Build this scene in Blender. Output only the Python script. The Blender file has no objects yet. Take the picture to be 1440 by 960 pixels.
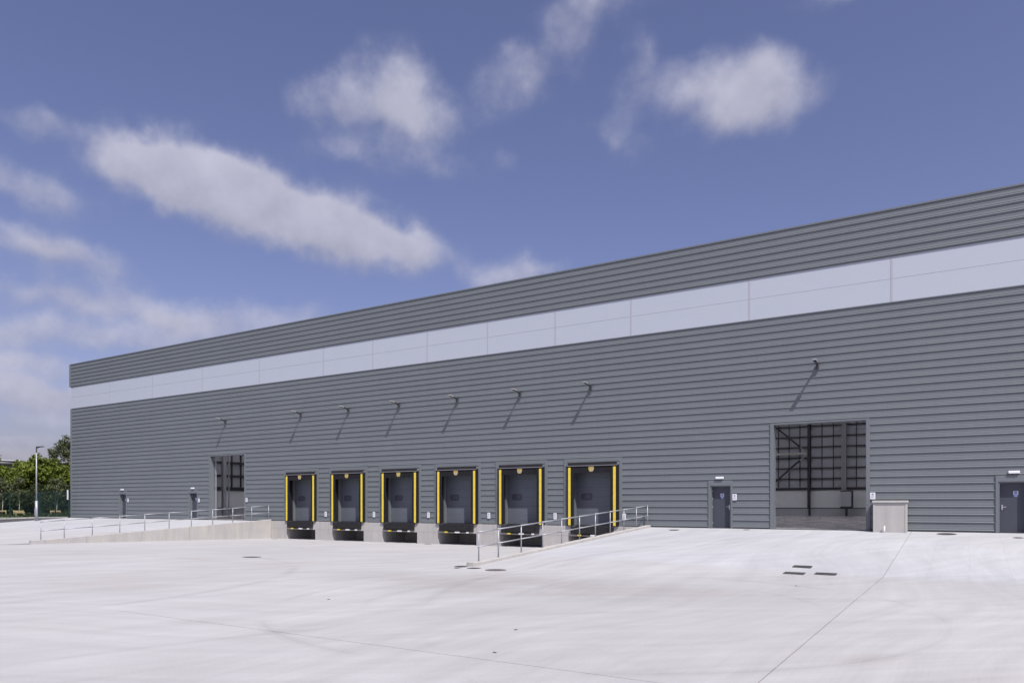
import bpy, math, random
import numpy as np
from mathutils import Vector, Matrix

random.seed(7)
rng = np.random.default_rng(7)
SC = bpy.context.scene
COL = SC.collection

# ------------------------------------------------------------------ camera
CAM_Y, CAM_Z = -36.34, 1.13
F_PX = 1032.0
YAW = math.atan2(0.5275, 0.8495)
cam_data = bpy.data.cameras.new("camera")
cam_data.sensor_width = 36.0
cam_data.lens = 36.0 * F_PX / 1440.0
cam_data.shift_y = 230.0 / 1440.0
cam_data.clip_end = 6000.0
cam_data.clip_start = 0.1
cam = bpy.data.objects.new("camera", cam_data)
cam.location = (0, CAM_Y, CAM_Z)
cam.rotation_euler = (math.pi / 2, 0, YAW)
COL.objects.link(cam)
SC.camera = cam

# ------------------------------------------------------------------ light
SUN = Vector((1.07, -0.80, 1.95)).normalized()
EL = math.asin(SUN.z)
AZ = math.atan2(SUN.x, SUN.y)
sun_data = bpy.data.lights.new("sun", 'SUN')
sun_data.energy = 4.6
sun_data.angle = math.radians(0.53)
sun_data.color = (1.0, 0.962, 0.905)
sun = bpy.data.objects.new("sun", sun_data)
sun.rotation_euler = SUN.to_track_quat('Z', 'Y').to_euler()
COL.objects.link(sun)

SC.view_settings.view_transform = 'Standard'
SC.view_settings.look = 'None'
SC.view_settings.gamma = 1.0
SC.view_settings.use_curve_mapping = False
SC.view_settings.exposure = 0.2
SC.cycles.use_denoising = True
SC.cycles.max_bounces = 8
SC.cycles.diffuse_bounces = 5

SKY_STRENGTH = 0.10


class NT:
    """small helper round a node tree"""
    def __init__(self, tree):
        self.t = tree
        self.n = tree.nodes
        self.l = tree.links

    def node(self, kind, **kw):
        nd = self.n.new(kind)
        for k, v in kw.items():
            setattr(nd, k, v)
        return nd

    def put(self, sock, v):
        if v is None:
            return
        if hasattr(v, 'is_output') or isinstance(v, bpy.types.NodeSocket):
            self.l.new(v, sock)
        else:
            if isinstance(v, (tuple, list)) and len(v) == 3 and sock.type == 'RGBA':
                v = (*v, 1.0)
            sock.default_value = v

    def math(self, op, a, b=None, c=None, clamp=False):
        nd = self.node('ShaderNodeMath', operation=op, use_clamp=clamp)
        self.put(nd.inputs[0], a)
        self.put(nd.inputs[1], b)
        self.put(nd.inputs[2], c)
        return nd.outputs[0]

    def vmath(self, op, a, b=None, scale=None):
        nd = self.node('ShaderNodeVectorMath', operation=op)
        self.put(nd.inputs[0], a)
        if b is not None:
            self.put(nd.inputs[1], b)
        if scale is not None:
            self.put(nd.inputs['Scale'], scale)
        return nd.outputs['Value'] if op in ('DOT_PRODUCT', 'LENGTH', 'DISTANCE') else nd.outputs[0]

    def noise(self, vec, scale, detail=2.0, rough=0.5, lac=2.0, dist=0.0):
        nd = self.node('ShaderNodeTexNoise')
        self.put(nd.inputs['Vector'], vec)
        nd.inputs['Scale'].default_value = scale
        nd.inputs['Detail'].default_value = detail
        nd.inputs['Roughness'].default_value = rough
        nd.inputs['Lacunarity'].default_value = lac
        nd.inputs['Distortion'].default_value = dist
        return nd.outputs['Fac']

    def remap(self, v, a, b, c=0.0, d=1.0, smooth=False):
        nd = self.node('ShaderNodeMapRange', clamp=True)
        nd.interpolation_type = 'SMOOTHSTEP' if smooth else 'LINEAR'
        self.put(nd.inputs['Value'], v)
        nd.inputs['From Min'].default_value = a
        nd.inputs['From Max'].default_value = b
        nd.inputs['To Min'].default_value = c
        nd.inputs['To Max'].default_value = d
        return nd.outputs['Result']

    def mix(self, fac, a, b, blend='MIX'):
        nd = self.node('ShaderNodeMix', data_type='RGBA', blend_type=blend)
        self.put(nd.inputs[0], fac)
        self.put(nd.inputs[6], a)
        self.put(nd.inputs[7], b)
        return nd.outputs[2]


def pix_dir(px, py):
    """direction in the world of a view ray (used only to know where a cloud stands in the sky)"""
    u = (px - 720.0) / F_PX
    v = Vector((0.8495 * u - 0.5275, 0.5275 * u + 0.8495, (710.0 - py) / F_PX))
    return v.normalized()


def build_world():
    w = bpy.data.worlds.new("World")
    SC.world = w
    w.use_nodes = True
    T = NT(w.node_tree)
    T.n.clear()
    out = T.node('ShaderNodeOutputWorld')
    bg = T.node('ShaderNodeBackground')
    T.l.new(bg.outputs[0], out.inputs[0])
    sky = T.node('ShaderNodeTexSky', sky_type='NISHITA')
    sky.sun_disc = False
    sky.sun_elevation = EL
    sky.sun_rotation = AZ
    sky.altitude = 60
    sky.air_density = 1.0
    sky.dust_density = 2.6
    sky.ozone_density = 1.6
    tint = T.mix(1.0, sky.outputs[0], SKY_TINT, 'MULTIPLY')
    co = T.node('ShaderNodeTexCoord').outputs['Generated']
    # domain warp so that cloud outlines are torn
    def warp(vec, sc, det, amp):
        nz = T.node('ShaderNodeTexNoise')
        T.put(nz.inputs['Vector'], vec)
        nz.inputs['Scale'].default_value = sc
        nz.inputs['Detail'].default_value = det
        return T.vmath('SCALE', T.vmath('SUBTRACT', nz.outputs['Color'], (0.5, 0.5, 0.5)), scale=amp)
    cw = T.vmath('ADD', T.vmath('ADD', co, warp(co, 6.0, 2.0, 0.028)), warp(co, 21.0, 7.0, 0.045))
    up = Vector((0, 0, 1))

    def env_sum(vec):
        total, lift = None, None
        for (px, py, sx, sy, rot, st) in CLOUDS:
            c = pix_dir(px, py)
            r = c.cross(up).normalized()
            q = r.cross(c).normalized()
            a = math.radians(-rot)
            R = (r * math.cos(a) + q * math.sin(a)) / (sx * CL_SIZE / F_PX)
            Q = (q * math.cos(a) - r * math.sin(a)) / (sy * CL_SIZE / F_PX)
            d1 = T.vmath('DOT_PRODUCT', T.vmath('SUBTRACT', vec, tuple(c)), tuple(R))
            d2 = T.vmath('DOT_PRODUCT', T.vmath('SUBTRACT', vec, tuple(c)), tuple(Q))
            s = T.math('MULTIPLY', d1, d1)
            s = T.math('MULTIPLY_ADD', d2, d2, s)
            e = T.math('POWER', 2.0, T.math('MULTIPLY', T.math('POWER', s, 1.25), -1.0))
            e = T.math('MULTIPLY', e, st)
            lift = T.math('MULTIPLY_ADD', e, d2, lift if lift is not None else 0.0)
            total = T.math('ADD', e, total if total is not None else 0.0)
        return total, lift
    env, lift = env_sum(cw)
    lift = T.math('DIVIDE', lift, T.math('ADD', env, 0.08))
    # ordinary scattered cloud for the rest of the sky
    fw = T.vmath('DOT_PRODUCT', co, (-0.5275, 0.8495, 0.0))
    mask = T.remap(fw, 0.75, 0.45, 0.0, 1.0, True)
    low = T.noise(co, 2.6, 2.0)
    gen = T.math('MULTIPLY', T.remap(low, 0.50, 0.68, 0.0, 1.0, True), mask)
    env = T.math('MAXIMUM', env, gen)
    fb = T.noise(co, 15.0, 10.0, 0.54)
    fine = T.math('MULTIPLY', T.math('SUBTRACT', fb, 0.5), 2.1)
    gate = T.remap(env, 0.02, 0.40, 0.0, 1.0)
    dens = T.math('MULTIPLY_ADD', fine, gate, env)
    alpha = T.remap(dens, 0.12, 1.85, 0.0, 0.92, True)
    # light and shade in the clouds: denser towards the sun side is bright, below is greyer
    sh = T.vmath('ADD', co, (0.020, -0.010, 0.024))
    fb2 = T.noise(sh, 15.0, 8.0, 0.54)
    lit = T.math('SUBTRACT', fb, fb2)
    lit = T.remap(lit, -0.22, 0.22, 0.0, 1.0)
    thick = T.remap(dens, 0.5, 1.5, 0.0, 1.0)
    top = T.remap(lift, -0.9, 0.7, 0.0, 1.0)
    lit = T.math('MULTIPLY_ADD', thick, 0.15, T.math('MULTIPLY_ADD', top, 0.45, T.math('MULTIPLY', lit, 0.40)))
    ccol = T.mix(lit, CLOUD_DARK, CLOUD_LIT)
    col = T.mix(alpha, tint, ccol)
    T.l.new(col, bg.inputs['Color'])
    bg.inputs['Strength'].default_value = SKY_STRENGTH


CL_SIZE = 0.80
SKY_TINT = (1.04, 0.88, 1.08)
CLOUD_DARK = (2.9, 2.95, 3.9)
CLOUD_LIT = (5.1, 5.1, 6.2)
# centre px, half sizes, tilt, strength
CLOUDS = [
    (196, 243, 54, 30, 0, 1.0), (245, 242, 80, 34, 6, 1.1), (310, 265, 115, 44, 13, 1.2), (410, 295, 135, 50, 17, 1.3), (505, 328, 100, 40, 14, 1.25), (570, 343, 60, 28, 8, 1.0), (375, 243, 60, 26, 8, .6),
    (565, 108, 54, 40, 10, .85), (525, 148, 85, 42, 0, .85), (600, 175, 62, 26, 12, .75), (495, 208, 66, 18, 0, .5), (622, 235, 50, 26, 20, .5), (455, 135, 50, 34, 10, .45), (560, 230, 60, 22, 0, .35),
    (768, 80, 48, 44, -25, .72), (710, 122, 62, 38, -15, .66), (826, 15, 38, 42, 35, .62), (885, 85, 36, 40, 20, .52), (884, 195, 40, 44, -20, .6), (700, 225, 40, 18, 0, .35), (818, 190, 40, 26, 0, .25),
    (1025, 118, 62, 40, -10, 1.0), (1100, 128, 64, 42, 15, 1.0), (1045, 168, 62, 32, 0, .85), (945, 130, 45, 30, 0, .45), (1150, 220, 34, 24, 0, .3),
    (58, 184, 46, 18, 12, .48), (-5, 250, 66, 30, 10, .62), (66, 280, 72, 24, 14, .58), (25, 342, 85, 22, 6, .95), (125, 376, 62, 22, 10, .75),
    (20, 414, 120, 17, 3, .9), (160, 424, 125, 20, 6, .85), (330, 455, 100, 30, 0, .8), (60, 464, 130, 20, 0, .85), (240, 478, 110, 28, 0, .75), (-20, 478, 70, 30, 0, .5), (415, 445, 50, 22, 0, .5),
    (722, 388, 66, 28, -4, 1.3),
    (30, 548, 120, 22, 4, 1.05), (110, 562, 60, 16, 0, .7), (90, 592, 130, 14, 0, .9), (10, 618, 120, 10, 0, .8), (-120, 520, 140, 60, 0, 1.0), (40, 645, 140, 14, 0, .8), (60, 512, 70, 10, 0, .6),
    (900, -10, 70, 16, 0, .5), (1200, -30, 60, 20, 0, .6),
]
build_world()

# ------------------------------------------------------------------ materials
MATS = {}


def material(name, base, rough=0.6, metal=0.0, spec=0.5, vary=0.0, vscale=3.0, bump=0.0, bscale=40.0, build=None, stretch=(1, 1, 1)):
    m = bpy.data.materials.new(name)
    m.use_nodes = True
    T = NT(m.node_tree)
    b = m.node_tree.nodes['Principled BSDF']
    b.inputs['Base Color'].default_value = (*base, 1)
    b.inputs['Roughness'].default_value = rough
    b.inputs['Metallic'].default_value = metal
    b.inputs['Specular IOR Level'].default_value = spec
    pos = T.node('ShaderNodeNewGeometry').outputs['Position']
    if vary > 0:
        v = T.vmath('MULTIPLY', pos, stretch)
        n = T.noise(v, vscale, 5.0, 0.6)
        f = T.remap(n, 0.25, 0.75, 1.0 - vary, 1.0 + vary)
        hsv = T.node('ShaderNodeHueSaturation')
        hsv.inputs['Color'].default_value = (*base, 1)
        T.put(hsv.inputs['Value'], f)
        T.l.new(hsv.outputs[0], b.inputs['Base Color'])
        T.put(b.inputs['Roughness'], T.remap(n, 0.2, 0.8, min(1, rough + 0.08), max(0.02, rough - 0.08)))
    if bump > 0:
        n2 = T.noise(pos, bscale, 4.0, 0.6)
        bp = T.node('ShaderNodeBump')
        bp.inputs['Strength'].default_value = bump
        bp.inputs['Distance'].default_value = 0.02
        T.put(bp.inputs['Height'], n2)
        T.l.new(bp.outputs[0], b.inputs['Normal'])
    if build:
        build(T, b, pos)
    MATS[name] = m
    return m


def yard_nodes(T, b, pos, cool=None, warm_c=None):
    p = T.vmath('MULTIPLY', pos, (1, 1, 0))
    big = T.noise(p, 0.09, 4.0, 0.55)
    mid = T.noise(p, 0.55, 5.0, 0.6)
    fine = T.noise(p, 22.0, 3.0, 0.7)
    # sweeping dusty streaks left by traffic, in two directions
    wp = T.node('ShaderNodeTexNoise')
    T.put(wp.inputs['Vector'], p)
    wp.inputs['Scale'].default_value = 0.07
    wp.inputs['Detail'].default_value = 1.0
    warp = T.vmath('SCALE', T.vmath('SUBTRACT', wp.outputs['Color'], (0.5, 0.5, 0.5)), scale=9.0)
    pw = T.vmath('ADD', p, warp)
    def streaks(vec, deg, along, across, det):
        c_, s_ = math.cos(math.radians(deg)), math.sin(math.radians(deg))
        cb = T.node('ShaderNodeCombineXYZ')
        T.put(cb.inputs[0], T.vmath('DOT_PRODUCT', vec, (c_ * along, s_ * along, 0)))
        T.put(cb.inputs[1], T.vmath('DOT_PRODUCT', vec, (-s_ * across, c_ * across, 0)))
        return T.noise(cb.outputs[0], 1.0, det, 0.64)
    st1 = streaks(pw, 84, 0.13, 1.5, 6.0)
    st2 = streaks(pw, 40, 0.10, 1.9, 5.0)
    # broom finish
    m3 = T.node('ShaderNodeMapping')
    T.put(m3.inputs['Vector'], p)
    m3.inputs['Scale'].default_value = (26.0, 0.7, 1)
    br = T.noise(m3.outputs[0], 1.0, 3.0, 0.6)
    val = T.remap(big, 0.28, 0.72, 0.90, 1.04)
    val = T.math('MULTIPLY', val, T.remap(mid, 0.25, 0.75, 0.95, 1.03))
    val = T.math('MULTIPLY', val, T.remap(st1, 0.30, 0.70, 0.895, 1.05))
    val = T.math('MULTIPLY', val, T.remap(st2, 0.30, 0.70, 0.925, 1.045))
    val = T.math('MULTIPLY', val, T.remap(br, 0.25, 0.75, 0.985, 1.012))
    val = T.math('MULTIPLY', val, T.remap(fine, 0.25, 0.75, 0.945, 1.04))
    # turning tyre marks: twin rubbed arcs
    for (cx, cy, r, wd, k) in ((4.8, -15.5, 16.87, 0.30, 0.11), (4.8, -15.5, 14.6, 0.28, 0.03), (-6.8, -22.3, 6.55, 0.22, 0.10), (-6.8, -22.3, 4.7, 0.22, 0.06),
                               (-27.0, -28.4, 12.0, 0.3, 0.11), (-27.0, -28.4, 9.8, 0.3, 0.09), (-32.0, -8.0, 14.0, 0.3, 0.08), (3.5, -34.0, 14.2, 0.24, 0.08), (3.5, -34.0, 16.2, 0.24, 0.07)):
        d = T.vmath('DISTANCE', p, (cx, cy, 0))
        q = T.math('ABSOLUTE', T.math('SUBTRACT', d, r))
        lane = T.remap(q, 0.0, wd, 1.0, 0.0, True)
        brk = T.remap(T.noise(p, 0.22, 3.0), 0.42, 0.60, 0.0, 1.0, True)
        rib = T.remap(T.math('SINE', T.math('MULTIPLY', q, 62.0)), -1.0, 1.0, 0.45, 1.0)
        f = T.math('MULTIPLY', T.math('MULTIPLY', lane, brk), T.math('MULTIPLY', rib, k * 1.25))
        val = T.math('MULTIPLY', val, T.math('SUBTRACT', 1.0, f))
    # hair cracks
    vo = T.node('ShaderNodeTexVoronoi', feature='DISTANCE_TO_EDGE')
    T.put(vo.inputs['Vector'], T.vmath('ADD', p, T.vmath('SCALE', wv_noise(T, p, 0.8), scale=1.4)))
    vo.inputs['Scale'].default_value = 0.16
    crack = T.remap(vo.outputs['Distance'], 0.0, 0.0016, 1.0, 0.0)
    crack = T.math('MULTIPLY', crack, T.remap(T.noise(p, 0.12, 2.0), 0.52, 0.62, 0.0, 0.14))
    val = T.math('MULTIPLY', val, T.math('SUBTRACT', 1.0, crack))
    # slab by slab tone
    inf = T.node('ShaderNodeObjectInfo')
    val = T.math('MULTIPLY', val, T.remap(inf.outputs['Random'], 0.0, 1.0, 0.982, 1.018))
    warm = T.remap(T.noise(p, 0.13, 4.0, 0.6), 0.50, 0.72, 0.0, 0.85, True)
    # a broad damp / dusty stain in the middle of the yard
    sp = T.vmath('MULTIPLY', T.vmath('SUBTRACT', pw, (-10.5, -19.0, 0)), (0.16, 0.30, 0))
    stain = T.remap(T.vmath('LENGTH', sp), 0.35, 1.25, 1.0, 0.0, True)
    stain = T.math('MULTIPLY', stain, T.remap(mid, 0.3, 0.6, 0.2, 1.0))
    val = T.math('MULTIPLY', val, T.math('SUBTRACT', 1.0, T.math('MULTIPLY', stain, 0.15)))
    warm = T.math('MAXIMUM', warm, T.math('MULTIPLY', stain, 0.8))
    base = T.mix(warm, cool or YARD_COOL, warm_c or YARD_WARM)
    mul = T.node('ShaderNodeVectorMath', operation='SCALE')
    T.l.new(base, mul.inputs[0])
    T.put(mul.inputs['Scale'], val)
    T.l.new(mul.outputs[0], b.inputs['Base Color'])
    bp = T.node('ShaderNodeBump')
    bp.inputs['Strength'].default_value = 0.25
    bp.inputs['Distance'].default_value = 0.006
    T.put(bp.inputs['Height'], T.math('ADD', fine, br))
    T.l.new(bp.outputs[0], b.inputs['Normal'])


def wv_noise(T, p, sc):
    n = T.node('ShaderNodeTexNoise')
    T.put(n.inputs['Vector'], p)
    n.inputs['Scale'].default_value = sc
    n.inputs['Detail'].default_value = 3.0
    return T.vmath('SUBTRACT', n.outputs['Color'], (0.5, 0.5, 0.5))


YARD_COOL = (0.418, 0.422, 0.428)
YARD_WARM = (0.404, 0.399, 0.390)
APRON_COOL = (0.424, 0.438, 0.458)
APRON_WARM = (0.415, 0.420, 0.425)


def cast_concrete_nodes(T, b, pos):
    n = T.noise(pos, 0.9, 6.0, 0.62)
    v2 = T.vmath('MULTIPLY', pos, (2.2, 2.2, 0.25))
    drip = T.noise(v2, 1.6, 4.0, 0.6)
    fine = T.noise(pos, 30.0, 3.0, 0.7)
    val = T.math('MULTIPLY', T.remap(n, 0.25, 0.75, 0.86, 1.08), T.remap(drip, 0.3, 0.7, 0.9, 1.06))
    val = T.math('MULTIPLY', val, T.remap(fine, 0.2, 0.8, 0.95, 1.05))
    base = T.mix(T.remap(n, 0.4, 0.65), (0.42, 0.415, 0.41), (0.41, 0.40, 0.375))
    mul = T.node('ShaderNodeVectorMath', operation='SCALE')
    T.l.new(base, mul.inputs[0])
    T.put(mul.inputs['Scale'], val)
    T.l.new(mul.outputs[0], b.inputs['Base Color'])
    bp = T.node('ShaderNodeBump')
    bp.inputs['Strength'].default_value = 0.3
    bp.inputs['Distance'].default_value = 0.006
    T.put(bp.inputs['Height'], fine)
    T.l.new(bp.outputs[0], b.inputs['Normal'])


def cladding_nodes(T, b, pos):
    n = T.noise(T.vmath('MULTIPLY', pos, (0.35, 1, 0.7)), 1.0, 5.0, 0.6)
    dr = T.noise(T.vmath('MULTIPLY', pos, (3.0, 1, 0.12)), 1.3, 3.0, 0.6)
    inf = T.node('ShaderNodeObjectInfo')
    val = T.math('MULTIPLY', T.remap(n, 0.25, 0.75, 0.955, 1.045), T.remap(dr, 0.3, 0.7, 0.975, 1.02))
    val = T.math('MULTIPLY', val, T.remap(inf.outputs['Random'], 0, 1, 0.985, 1.015))
    mul = T.node('ShaderNodeVectorMath', operation='SCALE')
    mul.inputs[0].default_value = CLAD
    T.put(mul.inputs['Scale'], val)
    T.l.new(mul.outputs[0], b.inputs['Base Color'])
    T.put(b.inputs['Roughness'], T.remap(n, 0.2, 0.8, 0.50, 0.38))


CLAD = (0.142, 0.160, 0.172)
material('yard_concrete', (.45, .44, .46), 0.85, build=yard_nodes, spec=0.25)
material('apron_concrete', (.45, .44, .46), 0.85, build=lambda T, b, p: yard_nodes(T, b, p, APRON_COOL, APRON_WARM), spec=0.25)
material('cast_concrete', (.4, .4, .39), 0.85, build=cast_concrete_nodes, spec=0.25)
material('joint_filler', (.15, .148, .15), 0.9, vary=0.2)
material('grey_cladding', CLAD, 0.45, build=cladding_nodes, spec=0.5)
material('grey_flashing', (.141, .158, .171), 0.42, vary=0.04, vscale=1.2)
material('translucent_panel', (.400, .438, .502), 0.52, spec=0.9, vary=0.02, vscale=0.6)
material('panel_joint', (.36, .365, .42), 0.5)
material('door_grey', (.052, .058, .078), 0.42, vary=0.06, vscale=1.0)
material('sectional_grey', (.110, .126, .152), 0.45, vary=0.05, vscale=1.2)
material('shelter_black', (.014, .014, .017), 0.8, spec=0.2, vary=0.25, vscale=4.0, bump=0.3, bscale=14)
material('black_rubber', (.016, .016, .018), 0.7, spec=0.3, vary=0.3, vscale=6.0)
material('yellow_stripe', (.70, .545, .055), 0.55, vary=0.07, vscale=4.0)
material('dirty_yellow', (.45, .33, .04), 0.6, vary=0.2, vscale=9.0)
material('aluminium', (.22, .22, .24), 0.45, metal=0.2, vary=0.06)
material('galvanised', (.33, .345, .375), 0.5, metal=0.35, vary=0.12, vscale=5.0)
material('steel_handle', (.62, .62, .64), 0.3, metal=0.8)
material('white_plastic', (.74, .75, .78), 0.45, vary=0.03)
material('sign_white', (.70, .71, .76), 0.5)
material('sign_blue', (.06, .10, .42), 0.5)
material('print_grey', (.30, .31, .36), 0.6)
material('dark_fitting', (.035, .036, .042), 0.5)
material('pale_fitting', (.36, .35, .33), 0.5)
material('window_rim', (.045, .048, .06), 0.6)
material('window_pane', (.075, .08, .105), 0.2)
material('window_dark', (.014, .015, .02), 0.25)
material('liner_grey', (.37, .38, .43), 0.6, vary=0.05)
material('duct_grey', (.26, .26, .285), 0.5)
material('liner_white', (.62, .64, .68), 0.6, vary=0.04)
material('dark_steel', (.028, .027, .036), 0.5)
material('purlin_grey', (.46, .45, .41), 0.5)
material('floor_polished', (.41, .405, .415), 0.28, vary=0.09, vscale=0.5)
material('iron', (.060, .058, .058), 0.65, vary=0.3, vscale=9)
material('iron_rust', (.13, .115, .11), 0.75, vary=0.3, vscale=9)
material('asphalt', (.055, .055, .058), 0.9, vary=0.2, vscale=2.0, bump=0.3, bscale=60)
material('grass', (.075, .095, .035), 0.9, vary=0.4, vscale=0.6)
material('earth', (.16, .15, .12), 0.95, vary=0.3, vscale=0.3)
material('kerb_concrete', (.42, .42, .40), 0.85, vary=0.08)
material('fence_green', (.010, .036, .034), 0.5)
material('timber', (.36, .30, .15), 0.75, vary=0.15, vscale=8)
material('bark', (.10, .085, .07), 0.9, vary=0.3, vscale=6)
material('bark_pale', (.36, .34, .31), 0.85, vary=0.25, vscale=6)
material('far_wall', (.085, .088, .10), 0.6, vary=0.08, vscale=.3)
material('far_roof', (.52, .53, .57), 0.5, vary=0.05, vscale=.3)


def leaf_material(name, c1, c2, transl=0.3):
    def bld(T, b, pos):
        n = T.noise(pos, 1.1, 3.0, 0.6)
        at = T.node('ShaderNodeAttribute', attribute_name='leaf')
        mixv = T.math('ADD', T.math('MULTIPLY', n, 0.5), T.math('MULTIPLY', at.outputs['Fac'], 0.5))
        T.l.new(T.mix(T.remap(mixv, 0.2, 0.8), c1, c2), b.inputs['Base Color'])
        b.inputs['Subsurface Weight'].default_value = 0.0
        b.inputs['Transmission Weight'].default_value = 0.0
        tr = T.node('ShaderNodeBsdfTranslucent')
        T.l.new(T.mix(0.5, c1, c2), tr.inputs[0])
        mx = T.node('ShaderNodeMixShader')
        mx.inputs[0].default_value = transl
        o = [q for q in T.n if q.type == 'OUTPUT_MATERIAL'][0]
        T.l.new(b.outputs[0], mx.inputs[1])
        T.l.new(tr.outputs[0], mx.inputs[2])
        T.l.new(mx.outputs[0], o.inputs[0])
    material(name, c1, 0.55, build=bld, spec=0.3)


leaf_material('leaf_bright', (.060, .095, .014), (.165, .205, .026))
leaf_material('leaf_shaded', (.020, .034, .012), (.055, .075, .022))  # leaf colours kept dark to carry the shade below the trees
leaf_material('leaf_birch', (.050, .064, .032), (.115, .135, .055))
leaf_material('leaf_sapling', (.06, .075, .035), (.13, .15, .07))


def rooflight_build(T, b, pos):
    tr = T.node('ShaderNodeBsdfTranslucent')
    tr.inputs[0].default_value = (.85, .85, .85, 1)
    o = [q for q in T.n if q.type == 'OUTPUT_MATERIAL'][0]
    T.l.new(tr.outputs[0], o.inputs[0])


material('rooflight', (.8, .8, .8), 0.6, build=rooflight_build)


# ------------------------------------------------------------------ mesh helpers
class MB:
    def __init__(self):
        self.v, self.f = [], []

    def add(self, vs, fs):
        o = len(self.v)
        self.v.extend([tuple(p) for p in vs])
        self.f.extend([tuple(o + i for i in q) for q in fs])
        return self

    def box(self, x0, x1, y0, y1, z0, z1):
        vs = [(x0, y0, z0), (x1, y0, z0), (x1, y1, z0), (x0, y1, z0), (x0, y0, z1), (x1, y0, z1), (x1, y1, z1), (x0, y1, z1)]
        return self.add(vs, [(0, 3, 2, 1), (4, 5, 6, 7), (0, 1, 5, 4), (1, 2, 6, 5), (2, 3, 7, 6), (3, 0, 4, 7)])

    def cbox(self, c, s):
        return self.box(c[0] - s[0] / 2, c[0] + s[0] / 2, c[1] - s[1] / 2, c[1] + s[1] / 2, c[2] - s[2] / 2, c[2] + s[2] / 2)

    def bevel_box(self, x0, x1, y0, y1, z0, z1, r=0.01):
        """box with chamfered vertical and top edges"""
        def ring(i, z):
            return [(x0 + i, y0 + r, z), (x0 + r, y0 + i, z), (x1 - r, y0 + i, z), (x1 - i, y0 + r, z),
                    (x1 - i, y1 - r, z), (x1 - r, y1 - i, z), (x0 + r, y1 - i, z), (x0 + i, y1 - r, z)]
        a = ring(0, z0) + ring(0, z1 - r) + ring(r * 0.9, z1)
        fs = [tuple(reversed(range(8))), tuple(range(16, 24))]
        for k in (0, 8):
            for i in range(8):
                j = (i + 1) % 8
                fs.append((k + i, k + j, k + 8 + j, k + 8 + i))
        return self.add(a, fs)

    def tube(self, p, q, r0, r1=None, n=8, caps=True):
        r1 = r0 if r1 is None else r1
        p, q = Vector(p), Vector(q)
        d = (q - p).normalized()
        a = d.orthogonal().normalized()
        b = d.cross(a)
        vs = []
        for c, r in ((p, r0), (q, r1)):
            for i in range(n):
                t = 2 * math.pi * i / n
                vs.append(c + a * (math.cos(t) * r) + b * (math.sin(t) * r))
        fs = [(i, (i + 1) % n, n + (i + 1) % n, n + i) for i in range(n)]
        if caps:
            fs += [tuple(reversed(range(n))), tuple(range(n, 2 * n))]
        return self.add(vs, fs)

    def path(self, pts, radii, n=6):
        for i in range(len(pts) - 1):
            self.tube(pts[i], pts[i + 1], radii[i], radii[i + 1], n)
        return self

    def ball(self, c, r, n=8, m=5):
        vs, fs = [(c[0], c[1], c[2] - r)], []
        for j in range(1, m):
            ph = -math.pi / 2 + math.pi * j / m
            for i in range(n):
                t = 2 * math.pi * i / n
                vs.append((c[0] + r * math.cos(ph) * math.cos(t), c[1] + r * math.cos(ph) * math.sin(t), c[2] + r * math.sin(ph)))
        vs.append((c[0], c[1], c[2] + r))
        for i in range(n):
            fs.append((0, 1 + (i + 1) % n, 1 + i))
        for j in range(m - 2):
            for i in range(n):
                a = 1 + j * n + i
                b = 1 + j * n + (i + 1) % n
                fs.append((a, b, b + n, a + n))
        top = len(vs) - 1
        for i in range(n):
            fs.append((top, 1 + (m - 2) * n + i, 1 + (m - 2) * n + (i + 1) % n))
        return self.add(vs, fs)

    def prism(self, poly, axis, a, b):
        """poly: 2D points; extruded along axis ('x','y','z') from a to b"""
        n = len(poly)

        def P(p, t):
            return {'x': (t, p[0], p[1]), 'y': (p[0], t, p[1]), 'z': (p[0], p[1], t)}[axis]
        vs = [P(p, a) for p in poly] + [P(p, b) for p in poly]
        fs = [tuple(range(n)), tuple(reversed(range(n, 2 * n)))]
        fs += [(i, n + i, n + (i + 1) % n, (i + 1) % n) for i in range(n)]
        return self.add(vs, fs)

    def mesh(self, name, mat, smooth=False):
        me = bpy.data.meshes.new(name)
        me.from_pydata(self.v, [], self.f)
        me.materials.append(MATS[mat])
        import bmesh
        bm = bmesh.new()
        bm.from_mesh(me)
        bmesh.ops.recalc_face_normals(bm, faces=bm.faces)
        bm.to_mesh(me)
        bm.free()
        if smooth:
            me.shade_smooth()
        me.update()
        return me

    def obj(self, name, mat, parent=None, smooth=False, loc=None):
        return link(name, self.mesh(name, mat, smooth), parent, loc)


def link(name, me, parent=None, loc=None):
    o = bpy.data.objects.new(name, me)
    COL.objects.link(o)
    if parent is not None:
        o.parent = parent
    if loc is not None:
        o.location = loc
    return o


def thing(name, label, cat, loc=(0, 0, 0), rot=(0, 0, 0), group=None):
    o = bpy.data.objects.new(name, None)
    o.empty_display_size = 0.3
    COL.objects.link(o)
    o.location = loc
    o.rotation_euler = rot
    return tag(o, label, cat, group)


def tag(o, label, cat, group=None):
    o['label'] = label
    o['category'] = cat
    if group:
        o['group'] = group
    return o


def structure(o):
    o['kind'] = 'structure'
    return o


def copy_tree(o, parent=None):
    c = o.copy()
    COL.objects.link(c)
    if parent is not None:
        c.parent = parent
    for ch in [q for q in bpy.data.objects if q.parent == o]:
        copy_tree(ch, c)
    return c


# ------------------------------------------------------------------ the ground
XL, XR = -43.35, -14.15            # edges of the sunken dock yard
TOE = [(-900, -15.2), (-43, -15.2), (-14.15, -16.3), (-12.5, -16.2), (-2.1, -12.7), (1.5, -9.8), (4, -9.2), (900, -9.2)]   # foot of the apron slope
ZY = -0.93


def toe(x):
    for (a, b), (c, d) in zip(TOE[:-1], TOE[1:]):
        if a <= x <= c:
            return b + (d - b) * (x - a) / (c - a)


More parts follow.
